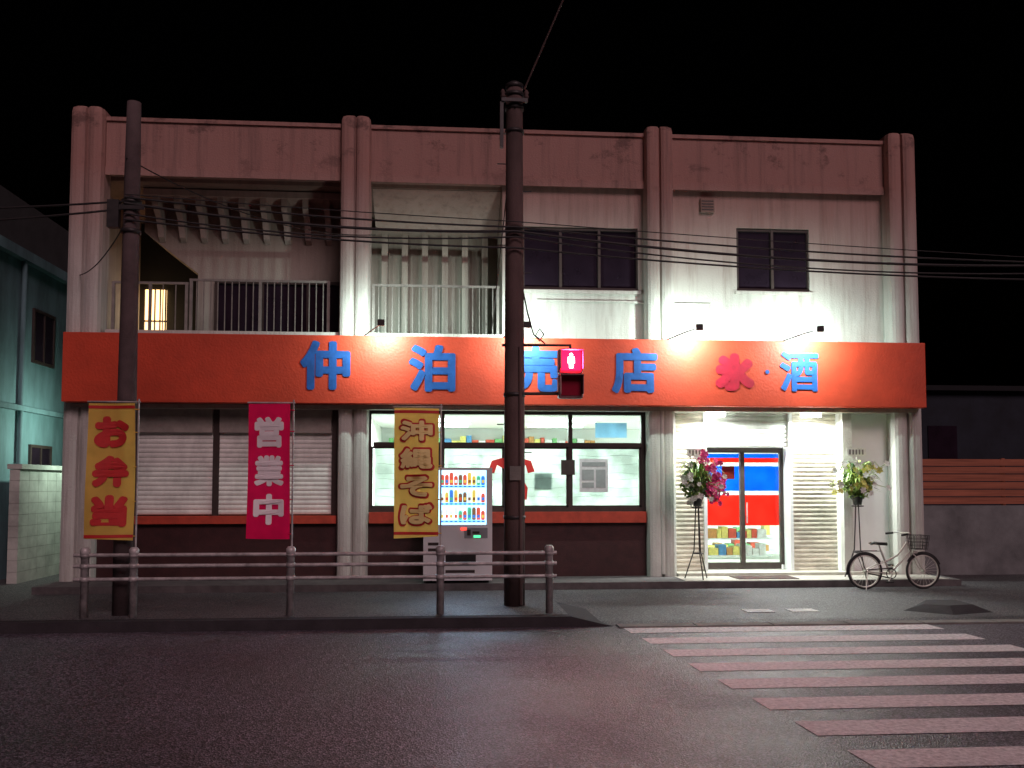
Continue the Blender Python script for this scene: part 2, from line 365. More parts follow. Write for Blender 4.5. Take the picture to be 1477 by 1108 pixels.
boxes('window_sill',[(-6.05,-1.87,.02,.3,1.14,1.28),(-1.28,3.82,.02,.3,1.14,1.34)],M['sill'],B)
shutter('shutter_left_a',-5.42,-4.09,1.3,3.2,.2,M['shut'],B); shutter('shutter_left_b',-3.98,-1.97,1.3,3.2,.2,M['shut'],B)
boxes('shutter_guides',[(-6.07,-5.42,.16,.3,1.28,3.24),(-4.09,-3.98,.15,.3,1.28,3.24),(-1.97,-1.85,.15,.3,1.28,3.24)],M['frame'],B)
boxes('shutter_box',[(-5.4,-4.1,.1,.3,2.78,3.24),(-3.97,-1.98,.1,.3,2.78,3.24)],mat('shutter_box_grey',(.36,.33,.29),.6,.3,4),B)  # darker panels added for the sign band's shadow on the shutter tops
e=bpy.data.objects.new('shop_window',None); COL.objects.link(e); e.parent=B
xs=[-1.30,.04,1.22,2.42,3.80]
bs=[(-1.3,3.84,.14,.24,1.34,1.42),(-1.3,3.84,.14,.24,3.14,3.24),(-1.22,3.76,.145,.235,2.54,2.62)]
for x in xs: bs.append((x-.04 if x>-1.2 else -1.3,x+.04,.15,.23,1.42,3.14))
boxes('frame',bs,M['frame'],e)
boxes('sash_rails',[(a+.04,b-.04,.17,.215,z,z+.035) for a,b in zip(xs[:-1],xs[1:]) for z in (1.42,2.505)]+[(x-.075 if x>-1.2 else x+.04,x-.04 if x>-1.2 else x+.07,.17,.215,1.42,2.54) for x in xs],M['frame'],e)
box('pane',-1.25,3.8,.19,.195,1.42,3.14,M['glass'],e)
box('window_film',-1.2,3.74,.225,.228,1.44,2.52,M['paper'],e)
pl=mat('poster_grey',(.38,.43,.42),.7,.2,6); pr=film('poster_red',(.7,.05,.05),.5)
random.seed(3)
P=[]
for xa,xb in ((-1.15,-.1),(.12,1.1),(1.3,2.3),(2.52,3.7)):
    for zz in (1.62,1.78,1.95,2.05,2.22,2.38):
        ph=random.uniform(0,6); P.append([(xa+(xb-xa)*j/14,.222,zz+.012*math.sin(j*.6+ph)+random.uniform(-.004,.004)) for j in range(15)])
tubes('film_wrinkles',P,.003,pl,e,seg=1)  # thin lines stand for shelf wires showing through the film
e2=bpy.data.objects.new('window_posters',None); COL.objects.link(e2); e2.parent=B
plt=film('poster_pale',(.5,.55,.56),.6)
box('sheet_grey',1.75,2.08,.245,.247,1.75,2.06,plt,e2)
box('sheet_pale',2.58,3.12,.10,.104,1.70,2.32,mat('poster_backing',(.78,.8,.8),.6,.2,9),e2)
boxes('sheet_pale_print',[(2.63,3.07,.096,.0985,2.18,2.26),(2.63,2.85,.096,.0985,1.92,2.12),(2.89,3.07,.096,.0985,1.78,2.12),(2.63,2.85,.096,.0985,1.78,1.88)],pl,e2)
V=[(.95,.13,2.28),(1.12,.13,2.33),(1.5,.13,2.33),(1.68,.13,2.28),(1.75,.13,2.08),(1.62,.13,2.05),(1.58,.13,2.2),(1.42,.13,2.12),(1.62,.13,1.78),(1.6,.13,1.56),(1.42,.13,1.56),(1.40,.13,1.75),(1.3,.13,1.95),(1.2,.13,2.12),(1.05,.13,2.2),(1.0,.13,2.05),(.88,.13,2.08)]
obj('red_mascot_sheet',V,[tuple(range(len(V)))],pr,e2)
box('fan_unit',2.24,2.5,.128,.131,2.02,2.3,M['frame'],e2)
box('upper_poster',2.9,3.5,.21,.213,2.72,3.0,film('upper_poster_blue',(.5,.7,.85),.7),e2)
e=bpy.data.objects.new('entrance',None); COL.objects.link(e); e.parent=B
DY=.62
shutter('shutter_half_left',4.40,5.02,.2,3.24,.32,M['shutold'],e); shutter('shutter_half_right',6.68,7.60,.2,3.24,.32,M['shutold'],e)
shutter('shutter_rolled',5.04,6.66,2.56,3.24,.34,M['shut'],e)
boxes('jambs',[(4.985,5.045,.25,DY+.1,.2,3.24),(6.655,6.715,.25,DY+.1,.2,3.24)],M['white'],e)
box('right_wall',7.62,8.57,.2,.4,.15,3.25,M['room'],e); box('right_pier',7.62,7.8,.05,.198,.15,3.24,M['wall'],e)
boxes('door_frame',[(5.05,6.65,DY-.05,DY+.05,2.46,2.56),(5.05,5.11,DY-.05,DY+.05,.3,2.46),(6.59,6.65,DY-.05,DY+.05,.3,2.46),(5.80,5.88,DY-.06,DY+.04,.3,2.46),(5.11,6.59,DY-.05,DY+.05,.22,.34)],M['frame'],e)
box('door_glass',5.1,6.6,DY,DY+.006,.34,2.46,M['glass'],e)
fb=film('door_film_blue',(.03,.26,.85),.8); fr=film('door_film_red',(.88,.10,.07),.8); fw_=film('door_film_white',(.85,.88,.88),.75)  # bands take in film colours and reflections on the door glass
for nm,z0,z1,mm in (('f1',2.36,2.44,fb),('f2',2.27,2.36,fr),('f2b',2.20,2.27,fw_),('f3',1.72,2.20,fb),('f4',1.64,1.72,fw_),('f5',1.05,1.64,fr)):
    boxes('film_'+nm,[(5.12,5.79,DY+.01,DY+.013,z0,z1),(5.89,6.58,DY+.01,DY+.013,z0,z1)],mm,e)
box('notice_on_door',5.45,5.7,DY+.007,DY+.0095,1.95,2.2,fr,e)
box('door_handle',5.90,5.92,DY-.09,DY-.07,1.1,1.5,M['rail'],e)
box('threshold_step',4.38,8.57,-.12,DY+.1,.15,.21,M['tile'],e)
for i,x in enumerate((5.15,7.0)):
    box('ceiling_tube_%d'%i,x-.18,x+.18,-.02,.08,3.12,3.19,emat('tube_light',(.95,1,.97),14),e)
    area('tube_lamp_%d'%i,(x,.03,3.10),(0,-.25,-1),.5,.1,115,(.93,1,.95),e)
box('entrance_apron',-6.7,9.3,-.95,.12,.03,.15,M['kerb'],B)
box('apron_tile',4.3,9.1,-.9,-.12,.152,.158,M['tile'],B)
box('door_mat',5.3,6.4,-.75,-.2,.159,.17,M['plinth'],B)
R=bpy.data.objects.new('shop_interior',None); COL.objects.link(R); R.parent=B
boxes('room_walls',[(-1.45,-1.35,.35,4.6,.2,3.2),(8.0,8.1,.45,4.6,.2,3.2),(-1.35,8.0,4.5,4.6,.2,3.2)],M['room'],R)
box('room_ceiling',-1.4,8.05,.42,4.55,3.15,3.2,M['room'],R); box('room_floor',-1.4,8.05,.75,4.55,.15,.2,M['tile'],R)
tl=emat('fluorescent',(.95,1,.98),9)
for i,(x,y) in enumerate([(0,1.4),(2.5,1.4),(0,3),(2.5,3),(5.8,1.6),(5.8,3.2)]):
    box('fluorescent_fixture_%d'%i,x-.6,x+.6,y-.06,y+.06,3.09,3.14,tl,R)
area('fluorescent_lamp_a',(1.3,1.9,3.08),(0,-.1,-1),4.2,1.6,470,(.95,1,.97),R)
area('fluorescent_lamp_b',(5.8,2.2,3.08),(0,-.1,-1),1.4,1.6,270,(.95,1,.97),R)
gc=[mat('goods_%d'%i,c,.5,.3,15) for i,c in enumerate([(.7,.1,.06),(.1,.3,.6),(.8,.7,.2),(.2,.5,.2),(.8,.8,.8),(.6,.3,.1)])]
for r,(y,x0,x1) in enumerate([(4.2,-1.2,3.8),(3.0,4.6,7.4),(1.9,4.9,6.9)]):
    hh=[.35,.7,1.05] if r else [.5,.95,1.4,1.85,2.3,2.7]
    boxes('shelf_rack_%d'%r,[(x0,x1,y,y+.4,z,z+.03) for z in hh],M['white'],R)
    bl=[[] for _ in gc]
    for z in hh:
        x=x0+.03
        while x<x1-.2:
            w=random.uniform(.08,.2); bl[random.randrange(6)].append((x,x+w,y+.02,y+.3,z+.031,z+random.uniform(.15,.28))); x+=w+.015
    for i,b_ in enumerate(bl):
        if b_: boxes('goods_%d_%d'%(r,i),b_,gc[i],R)
tubes('conduit',[[(4.22,-.02,4.6),(4.22,-.02,8.2)],[(3.5,.17,5.28),(5.1,.17,5.28),(5.1,.17,5.2)],[(1.8,.17,5.3),(3.7,.17,5.3)]],.02,M['wall'],B)
tubes('downpipe',[[(-1.42,-.06,.2),(-1.42,-.06,3.2)],[(4.1,-.06,.2),(4.1,-.06,3.2)],[(8.95,-.06,.2),(8.95,-.06,3.2)]],.045,M['wall'],B)
e=bpy.data.objects.new('alley_wall_lamp',None); COL.objects.link(e); e.parent=B
box('bracket',-6.75,-6.62,2.4,2.5,3.0,3.1,M['iron'],e); box('tube',-6.85,-6.75,2.2,2.7,3.02,3.08,emat('alley_tube',(.8,1,.9),6),e)
area('lamp',(-6.87,2.45,3.05),(-1,0,-.55),.5,.1,45,(.76,1,.82),e)

# ------------------------------------------------------------------ vending machine
VM=empty('vending_machine')
vx0,vx1,vy0,vy1,vz=-.28,.90,-.93,-.18,.15
box('cabinet',vx0,vx1,vy0+.1,vy1,vz+.05,vz+1.98,M['white'],VM,.015)
boxes('feet',[(vx0+.05,vx0+.15,vy0+.15,vy0+.25,vz,vz+.05),(vx1-.15,vx1-.05,vy0+.15,vy0+.25,vz,vz+.05),(vx0+.05,vx0+.15,vy1-.2,vy1-.1,vz,vz+.05),(vx1-.15,vx1-.05,vy1-.2,vy1-.1,vz,vz+.05)],M['iron'],VM)
fy=vy0; by=vy0+.099
dx0,dx1,dz0,dz1=.0,.78,1.17,2.07
boxes('door_panel',[(vx0,vx1,fy,by,vz+.05,dz0-.02),(vx0,vx1,fy,by,dz1+.02,vz+1.98),(vx0,dx0-.02,fy,by,dz0-.02,dz1+.02),(dx1+.02,vx1,fy,by,dz0-.02,dz1+.02)],M['white'],VM)
box('display_backlight',dx0-.02,dx1+.02,by-.006,by-.001,dz0-.02,dz1+.02,emat('display_backlight',(.5,.80,1),2.0),VM)
cc=[emat('can_%d'%i,c,1.0) for i,c in enumerate([(.75,.10,.06),(.06,.2,.7),(.85,.5,.1),(.1,.45,.25),(.85,.87,.9),(.25,.10,.05)])]
random.seed(11)
for r in range(3):
    z=dz0+.06+r*.3
    box('display_shelf_%d'%r,dx0,dx1,fy+.02,by-.01,z-.04,z-.005,emat('price_strip',(.2,.5,.95),1.4),VM)
    boxes('select_button_%d'%r,[(dx0+.02+i*.078,dx0+.06+i*.078,fy+.012,fy+.019,z-.034,z-.012) for i in range(10)],emat('button_blue',(.04,.15,.9),1.2),VM)
    for i in range(10):
        h=random.choice([.16,.18,.22]); x=dx0+.04+i*.078; k=random.randrange(6)
        lathe('can_%d_%d'%(r,i),x,fy+.055,[(.028,z),(.034,z+.01),(.034,z+h-.03),(.022,z+h)],cc[k],VM,10)
        box('can_label_%d_%d'%(r,i),x-.022,x+.022,fy+.018,fy+.0205,z+.04,z+.09,cc[(k+random.randint(1,4))%6],VM)
box('display_glass',dx0-.015,dx1+.015,fy+.004,fy+.007,dz0-.015,dz1+.015,M['glass'],VM)
box('side_advert',vx0+.03,dx0-.06,fy-.004,fy-.001,1.0,2.05,mat('advert_blue_print',(.5,.62,.7),.4,.6,9),VM)
box('coin_panel',.42,.82,fy-.006,fy-.001,.92,1.1,mat('panel_grey',(.3,.32,.34),.4,.2,8),VM)
boxes('coin_slots',[(.47,.53,fy-.02,fy-.0065,.97,1.07),(.56,.68,fy-.016,fy-.0065,1.0,1.04)],M['frame'],VM)
box('bill_led',.36,.46,fy-.01,fy-.0005,1.06,1.1,emat('led_red',(1,.05,.03),3),VM); box('coin_led',.58,.70,fy-.012,fy-.0065,.93,.97,emat('led_green',(.1,1,.4),1.5),VM)
box('pickup_port',.1,.62,fy-.003,fy-.0005,.48,.66,M['dark'],VM); boxes('pickup_rim',[(.08,.64,fy-.02,fy-.0035,.66,.68),(.08,.64,fy-.02,fy-.0035,.46,.48)],M['white'],VM)
for i,(a,b,z) in enumerate([(-.2,-.02,.8),(-.2,.0,.7),(.1,.6,.33)]): box('label_%d'%i,a,b,fy-.003,fy-.0005,z,z+.05,M['frame'],VM)
area('display_glow',(.39,fy-.03,1.62),(0,-1,-.1),.75,.8,22,(.55,.75,1),VM)

# ------------------------------------------------------------------ poles, wires, signal
UP=empty('utility_pole')
px,py=1.06,-3.65
lathe('shaft',px,py,[(.15,.1),(.148,2.5),(.135,5),(.122,7.2),(.118,7.62)],M['pole'],UP,28)
lathe('cap',px,py,[(.13,7.62),(.13,7.68),(.05,7.73)],M['iron'],UP)
for i,z in enumerate((6.95,7.3,7.5,5.5,3.86,3.1,1.35)): lathe('clamp_band_%d'%i,px,py,[(.14 if z>3.5 else .158,z),(.14 if z>3.5 else .158,z+.05)],M['iron'],UP)
boxes('top_bracket',[(.86,1.24,-3.84,-3.78,7.36,7.41),(.84,.89,-3.82,-3.72,6.7,7.36)],M['iron'],UP)
for i,x in enumerate((.88,1.22)): lathe('insulator_%d'%i,x,-3.81,[(.025,7.41),(.038,7.44),(.025,7.47),(.038,7.5),(.015,7.54)],M['pole'],UP,12)
tubes('step_bolt',[[(1.06+s*.1,-3.65,z),(1.06+s*.25,-3.65,z)] for s,z in ((1,2.3),(-1,2.7),(1,4.9),(-1,5.3),(1,6.1),(-1,6.5))],.009,M['iron'],UP)
tubes('cable_conduit',[[(1.14,-3.80,.15),(1.13,-3.79,3.8)]],.025,M['pole'],UP)
tubes('control_cable',[[(1.17,-3.66,4.7),(1.25,-3.68,4.3),(1.33,-3.7,4.0),(1.42,-3.7,3.9),(1.48,-3.7,4.0),(1.42,-3.7,4.08),(1.36,-3.7,3.98),(1.5,-3.7,3.86)]],.011,M['wire'],UP)
box('number_plate',.98,1.14,-3.825,-3.82,1.9,2.1,M['conc'],UP)
PS=empty('pedestrian_traffic_signal')
tubes('arm',[[(.88,-3.66,3.84),(1.2,-3.70,3.84),(1.86,-3.72,3.84),(1.86,-3.72,3.74)],[(1.1,-3.68,3.14),(1.72,-3.72,3.14)]],.022,M['iron'],PS)
shell=mat('signal_housing_grey',(.34,.16,.17),.45,.2,5)  # red glow of the lit signal is put into the housing colour
x0,x1=1.68,2.04
boxes('housing',[(x0,x1,-3.80,-3.62,3.43,3.78),(x0,x1,-3.80,-3.62,3.07,3.42)],shell,PS,.03)
for i,zc in enumerate((3.605,3.245)):
    boxes('visor_%d'%i,[(x0+.015,x1-.015,-3.95,-3.80,zc+.145,zc+.155),(x0+.015,x0+.025,-3.93,-3.80,zc-.12,zc+.144),(x1-.025,x1-.015,-3.93,-3.80,zc-.12,zc+.144)],shell,PS)
    l=box('lens_%d'%i,x0+.035,x1-.035,-3.812,-3.801,zc-.14,zc+.14,(emat('signal_red_lens',(1,.004,.03),6) if i==0 else mat('signal_green_lens_off',(.25,.01,.03),.2,.1,3)),PS,.004)  # unlit lower lens carries red spill from the lit one in its colour
fg=emat('signal_figure',(1,.8,.8),12); cx=(x0+x1)/2; yy=-3.82
obj('standing_figure',[(cx-.045,yy,3.66),(cx+.045,yy,3.66),(cx+.05,yy,3.57),(cx+.032,yy,3.57),(cx+.028,yy,3.50),(cx-.028,yy,3.50),(cx-.032,yy,3.57),(cx-.05,yy,3.57)],[tuple(range(8))],fg,PS)
obj('figure_head',circ(cx,yy,3.69,.024,n=14),[tuple(range(14))],fg,PS)
area('red_glow',(cx,-3.83,3.6),(0,-1,-.05),.22,.22,60,(1,.03,.12),PS)
LP=empty('utility_pole')
lx,ly=-4.15,-4.2
pd=mat('old_concrete_pole',(.10,.07,.07),.9,.4,3,bump=.3)
lathe('shaft',lx,ly,[(.125,.1),(.12,3),(.1,6.2),(.09,7.0)],pd,LP,24)
boxes('bracket',[(-4.42,-3.95,-4.33,-4.29,5.5,5.56),(-4.42,-4.27,-4.35,-4.25,5.25,5.62)],M['iron'],LP)
for i,z in enumerate((5.2,5.6,2.9)): lathe('clamp_band_%d'%i,lx,ly,[(.13,z),(.13,z+.05)],M['iron'],LP)
def cat(a,b,sag,n=24): return [tuple(Vector(a).lerp(Vector(b),i/n)-Vector((0,0,sag*4*(i/n)*(1-i/n)))) for i in range(n+1)]
W=empty('overhead_cables')
for i,(zl,z1,z2,r,sg) in enumerate([(5.66,5.52,5.25,.014,.06),(5.58,5.46,5.2,.02,.12),(5.44,5.38,5.08,.012,.14),(5.36,5.22,4.98,.014,.07),(5.7,5.6,5.32,.007,.02)]):
    P=cat((-4.2,-4.33,zl),(1.06,-3.83,z1),sg)+cat((1.06,-3.83,z1),(9.2,-3.5,z2),sg*1.2)[1:]+cat((9.2,-3.5,z2),(26,-3.2,z2+.2),.5)[1:]
    tubes('cable_%d'%i,[P],r,M['wire'],W)
tubes('cable_left',[cat((-4.2,-4.33,5.6),(-16,-4.8,5.7),.35),cat((-4.2,-4.33,5.5),(-16,-4.8,5.5),.45)],.014,M['wire'],W)
tubes('service_drop',[cat((-4.2,-4.3,6.2),(-1.2,-.1,6.4),.3),cat((1.06,-3.8,7.3),(.95,.3,4.7),.1),cat((-4.2,-4.3,5.3),(-6.5,.1,5.6),.15)],.009,M['wire'],W)
tubes('span_to_road',[cat((1.2,-3.7,7.6),(3.6,-6.5,13),.1)],.014,M['pole'],W)

# ------------------------------------------------------------------ guard rail
GR=empty('guard_rail')
gy=-4.45
posts=(-4.54,-3.93,-1.94,.01,1.46)
for i,x in enumerate(posts):
    lathe('post_%d'%i,x,gy,[(.05,.1),(.05,.93),(.062,.94),(.062,1.0),(.04,1.03)],M['rail'],GR,18)
    for z in (.93,.79,.62): lathe('collar_%d_%d'%(i,int(z*100)),x,gy,[(.06,z-.03),(.06,z+.03)],M['rail'],GR,14)
tubes('pipes',[[(-4.68,gy,z),(1.56,gy,z)] for z in (.93,.79,.62)],.024,M['rail'],GR)

# ------------------------------------------------------------------ banners
def nobori(x0,x1,z0,z1,y,cloth,ink,chars,edge=None,seed=0,boldk=.02,ink2=None):
    E=empty('banner_flag')
    ph=seed*1.7
    wv=lambda X,Z: .035*math.sin(2.2*Z+ph+3*(X-x0))+.022*math.sin(8*(X-x0)+1.3*Z+ph)
    nx,nz=16,40; V=[];F=[]
    for j in range(nz+1):
        for i in range(nx+1):
            X=x0+(x1-x0)*i/nx; Z=z0+(z1-z0)*j/nz
            V.append((X,y+wv(X,Z),Z+ (.02*math.sin(3*(X-x0)+ph))*(1 if j in(0,) else 0)))
    for j in range(nz):
        for i in range(nx): a=j*(nx+1)+i; F.append((a,a+1,a+nx+2,a+nx+1))
    obj('cloth',V,F,cloth,E,smooth=True)
    n=len(chars); H=(z1-z0)-.24; h=H/n
    for k,ch in enumerate(chars):
        zt=z1-.12-k*h
        if ink2: glyph('character_halo_%d'%k,ch,x0+.05,x1-.05,zt-h+.02,zt-.02,y-.006,ink2,E,boldk*1.9,wv,14)
        glyph('character_%d'%k,ch,x0+.08,x1-.08,zt-h+.05,zt-.05,y-.022 if ink2 else y-.008,ink,E,boldk,wv,12)
    if edge:
        for q,(a,b) in enumerate(((z0+.03,z0+.07),(z1-.07,z1-.03))):
            V=[];F=[]
            for i in range(nx+1):
                X=x0+(x1-x0)*i/nx
                for Z in (a,b): V.append((X,y-.006+wv(X,Z),Z))
            for i in range(nx): F.append((2*i,2*i+2,2*i+3,2*i+1))
            obj('stripe_%d'%q,V,F,edge,E)
    tubes('pole',[[(x1+.03,y+.03,.12),(x1+.03,y+.03,z1+.06)],[(x0-.02,y+.03,z1+.02),(x1+.05,y+.03,z1+.02)]],.012,M['rail'],E)
    tubes('ties',[[(x1-.02,y+wv(x1,z),z),(x1+.04,y+.03,z)] for z in (z0+.05,z0+.5,z0+.95,z0+1.4,z1-.08)],.008,cloth,E,seg=1)
    return E
cy_=film('banner_cloth_yellow',(.88,.58,.13),.35); cr_=film('banner_cloth_crimson',(.80,.012,.10),.35)
ir_=mat('banner_ink_red',(.55,.02,.02),.7,.2,6); iw_=mat('banner_ink_white',(.9,.85,.86),.7,.1,6); iy_=mat('banner_ink_cream',(.9,.72,.3),.7,.1,6)
nobori(-4.57,-3.97,1.12,2.90,-4.40,cy_,ir_,"お弁当",ir_,1,.032)
nobori(-2.52,-1.97,1.14,2.90,-4.42,cr_,iw_,"営業中",None,2,.02)
nobori(-.61,-.02,1.14,2.86,-4.40,cy_,iy_,"沖縄そば",ir_,3,.016,ir_)

# ------------------------------------------------------------------ flower stands
def stand(cx,cy,zb,zp,kind):
    E=empty('congratulation_flower_stand')
    tubes('legs',[[(cx+.03*math.cos(a),cy+.03*math.sin(a),zp),(cx+.07*math.cos(a),cy+.07*math.sin(a),zb+.5),(cx+.24*math.cos(a),cy+.24*math.sin(a),zb)] for a in (.6,2.7,4.8)]+[circ(cx,cy,zb+.45,.09,'Z',20,close=True),circ(cx,cy,zp-.02,.1,'Z',20,close=True)],.011,M['iron'],E)
    lathe('pot',cx,cy,[(.07,zp),(.1,zp+.15),(.11,zp+.16)],M['pot'],E)
    V=[];F=[];MI=[]
    for i in range(110):
        a=random.uniform(0,6.283); L=random.uniform(.25,.58); up_=random.uniform(.1,.78); w=random.uniform(.012,.03)
        d=Vector((math.cos(a),math.sin(a)*.8,0)); s=Vector((-d.y,d.x,0)).normalized(); k=len(V); mi=random.random()<(.5 if kind=='pink' else .85)
        for t in (0,.25,.5,.75,1):
            p=Vector((cx,cy,zp+.14))+d*L*t+Vector((0,0,up_*math.sin(t*2.3)*.9)); ww=w*math.sin(math.pi*(.12+.86*t))
            V+=[p-s*ww,p+s*ww]
        for j in range(4): F.append((k+2*j,k+2*j+1,k+2*j+3,k+2*j+2)); MI.append(int(mi))
    obj('blade_leaves',V,F,[M['green'],M['green2']],E,MI)
    V=[];F=[];MI=[];st=[]
    n=95 if kind=='pink' else 55
    for i in range(n):
        if kind=='pink':
            t=random.random(); c=Vector((cx+.02+.32*math.sin(t*2.6)+random.gauss(0,.07),cy-.2+random.uniform(-.14,.18),zp+.92-.82*t+random.gauss(0,.04))); mi=0 if random.random()<.82 else 1
            if random.random()<.2: c.x=cx-random.uniform(0,.3); mi=1
        else:
            c=Vector((cx+random.gauss(0,.2),cy+random.uniform(-.32,.1),zp+random.uniform(.2,.78))); mi=random.choice((1,1,2,2,1))
        st.append([(cx,cy,zp+.15),tuple((Vector((cx,cy,zp+.3))+c)/2+Vector((0,0,.08))),tuple(c)])
        nrm=Vector((random.uniform(-.6,.6),-1,random.uniform(-.2,.7))).normalized(); u=nrm.orthogonal().normalized(); v=nrm.cross(u)
        R_=random.uniform(.045,.075)
        for q in range(6):
            a=q*math.pi/3+random.uniform(-.2,.2); d=u*math.cos(a)+v*math.sin(a); s=nrm.cross(d); k=len(V)
            V+=[c,c+d*R_*.6+s*R_*.38+nrm*.015,c+d*R_*1.1+nrm*.005,c+d*R_*.6-s*R_*.38+nrm*.015]; F.append((k,k+1,k+2,k+3)); MI.append(mi)
    obj('flower_heads',V,F,[M['pink'],M['pet'],M['yel']],E,MI)
    tubes('stems',st,.005,M['green2'],E,seg=1)
    def g():
        while 1:
            p=Vector((random.uniform(-1,1),random.uniform(-1,1),random.uniform(-1,1)))
            if p.length<1: break
        return Vector((cx+p.x*.3,cy+p.y*.2,zp+.38+p.z*.28))
    leaves('foliage',g,170,.11,[M['green'],M['green2']],[3,2] if kind=='pink' else [1,4],E,2.6)
    box('name_card',cx-.2,cx+.16,cy-.05,cy-.045,zp+.9,zp+1.04,M['pet'],E)
    boxes('card_text',[(cx-.16+i*.06,cx-.13+i*.06,cy-.054,cy-.0505,zp+.92,zp+1.01) for i in range(5)],M['conc'],E)
    tubes('card_stick',[[(cx-.02,cy-.04,zp+.3),(cx-.02,cy-.04,zp+.91)]],.006,M['pet'],E)
random.seed(21)
stand(4.62,-.55,.16,1.45,'pink')
stand(7.6,-.55,.16,1.47,'white')

# ------------------------------------------------------------------ bicycle
BK=empty('bicycle'); by_=-1.3; z0=.03
silver=mat('bike_silver_paint',(.6,.58,.52),.35,.1,5,metal=.3); rub=mat('tyre_rubber',(.03,.03,.03),.8,.2,6)
Rr=Vector((7.35,by_,.34));Fr=Vector((8.40,by_,.34))
for nm,c in (('rear',Rr),('front',Fr)):
    tubes(nm+'_tyre',[circ(c.x,by_,c.z,.295,n=48)],.019,rub,BK,cyc=True); tubes(nm+'_rim',[circ(c.x,by_,c.z,.268,n=48)],.012,silver,BK,cyc=True)
    tubes(nm+'_spokes',[[(c.x+.02*math.cos(a+.5),by_+(.02 if i%2 else -.02),c.z+.02*math.sin(a+.5)),(c.x+.27*math.cos(a),by_,c.z+.27*math.sin(a))] for i,a in enumerate([2*math.pi*k/24 for k in range(24)])],.0022,silver,BK,seg=1)
    tubes(nm+'_hub',[[(c.x,by_-.05,c.z),(c.x,by_+.05,c.z)]],.022,silver,BK)
    tubes(nm+'_mudguard',[circ(c.x,by_,c.z,.325,n=20,a0=math.radians(20 if nm=='front' else 30),a1=math.radians(150 if nm=='front' else 190),close=True)],.011,M['iron'],BK)
BBk=(7.80,by_,.30);ST=(7.64,by_,.70);HT=(8.12,by_,.84);HL=(8.17,by_,.68)
tubes('frame_tubes',[[BBk,ST],[HL,(8.02,by_,.52),BBk],[HT,(7.95,by_,.62),(7.72,by_,.50)],[HT,HL]],.018,silver,BK)
tubes('stays',[[(7.72,by_+s*.04,.52),(Rr.x,by_+s*.055,Rr.z)] for s in (-1,1)]+[[BBk,(Rr.x,by_+s*.055,Rr.z)] for s in (-1,1)],.009,silver,BK)
tubes('fork',[[HL,(8.24,by_+s*.05,.60),(8.33,by_+s*.055,.42),(Fr.x,by_+s*.055,Fr.z)] for s in (-1,1)],.010,silver,BK)
tubes('seat_post',[[ST,(7.61,by_,.80)]],.013,silver,BK)
tubes('handlebar',[[HT,(8.09,by_,.98)],[(7.93,by_-.27,.98),(8.05,by_-.22,1.0),(8.12,by_-.08,1.0),(8.12,by_+.08,1.0),(8.05,by_+.22,1.0),(7.93,by_+.27,.98)]],.012,silver,BK)
tubes('grips',[[(7.88,by_+s*.285,.975),(8.0,by_+s*.245,.99)] for s in (-1,1)],.018,M['pot'],BK)
V=[];F=[]
sd=[(7.47,.11,.0),(7.52,.125,.01),(7.6,.09,.0),(7.7,.04,-.005),(7.76,.02,-.01)]
for (x,w,dz) in sd: V+=[(x,by_-w,.82+dz),(x,by_,.845+dz),(x,by_+w,.82+dz),(x,by_,.79+dz)]
for i in range(4):
    for j in range(4): a=i*4+j;b=i*4+(j+1)%4; F.append((a,b,b+4,a+4))
F+=[(3,2,1,0),(16,17,18,19)]
obj('saddle',V,F,M['pot'],BK,smooth=True)
tubes('chainring',[circ(BBk[0],by_-.05,.30,.085,n=24)],.008,M['iron'],BK,cyc=True)
tubes('chain_guard',[[(7.82,by_-.06,.40),(7.38,by_-.06,.37)],[(7.80,by_-.06,.22),(7.38,by_-.06,.31)]],.011,M['iron'],BK)
tubes('cranks',[[BBk,(7.80,by_-.09,.30),(7.72,by_-.1,.17)],[BBk,(7.80,by_+.09,.30),(7.88,by_+.1,.43)]],.010,silver,BK)
boxes('pedals',[(7.67,7.77,by_-.19,by_-.10,.155,.18),(7.83,7.93,by_+.10,by_+.19,.42,.445)],M['pot'],BK)
tubes('kickstand',[[(7.36,by_-.07,.33),(7.27,by_-.2,.04)]],.009,silver,BK)
tubes('rear_carrier',[[(7.60,by_+s*.05,.69),(7.18,by_+s*.05,.69),(7.15,by_,.69)] for s in (-1,1)]+[[(7.22,by_+s*.05,.69),(Rr.x,by_+s*.06,Rr.z)] for s in (-1,1)],.006,M['iron'],BK)
bw=[]
for z in (.72,.78,.84,.90,.96):
    t=(z-.72)/.24; e_=.03*t
    bw.append([(8.2-e_,by_-.13-e_,z),(8.42+e_,by_-.13-e_,z),(8.42+e_,by_+.13+e_,z),(8.2-e_,by_+.13+e_,z),(8.2-e_,by_-.13-e_,z)])
for i in range(8):
    for s in (-1,1):
        x=8.2+.22*i/7; bw.append([(x,by_+s*.13,.72),(x+(x-8.31)*.25,by_+s*.16,.96)])
for i in range(8):
    y=by_-.13+.26*i/7; bw.append([(8.2,y,.72),(8.17,y+(y-by_)*.2,.96)]); bw.append([(8.42,y,.72),(8.45,y+(y-by_)*.2,.96)]); bw.append([(8.2,y,.72),(8.42,y,.72)])
tubes('basket',bw,.004,M['iron'],BK,seg=1)
tubes('headlamp',[[(8.22,by_,.66),(8.29,by_,.66)]],.03,silver,BK)

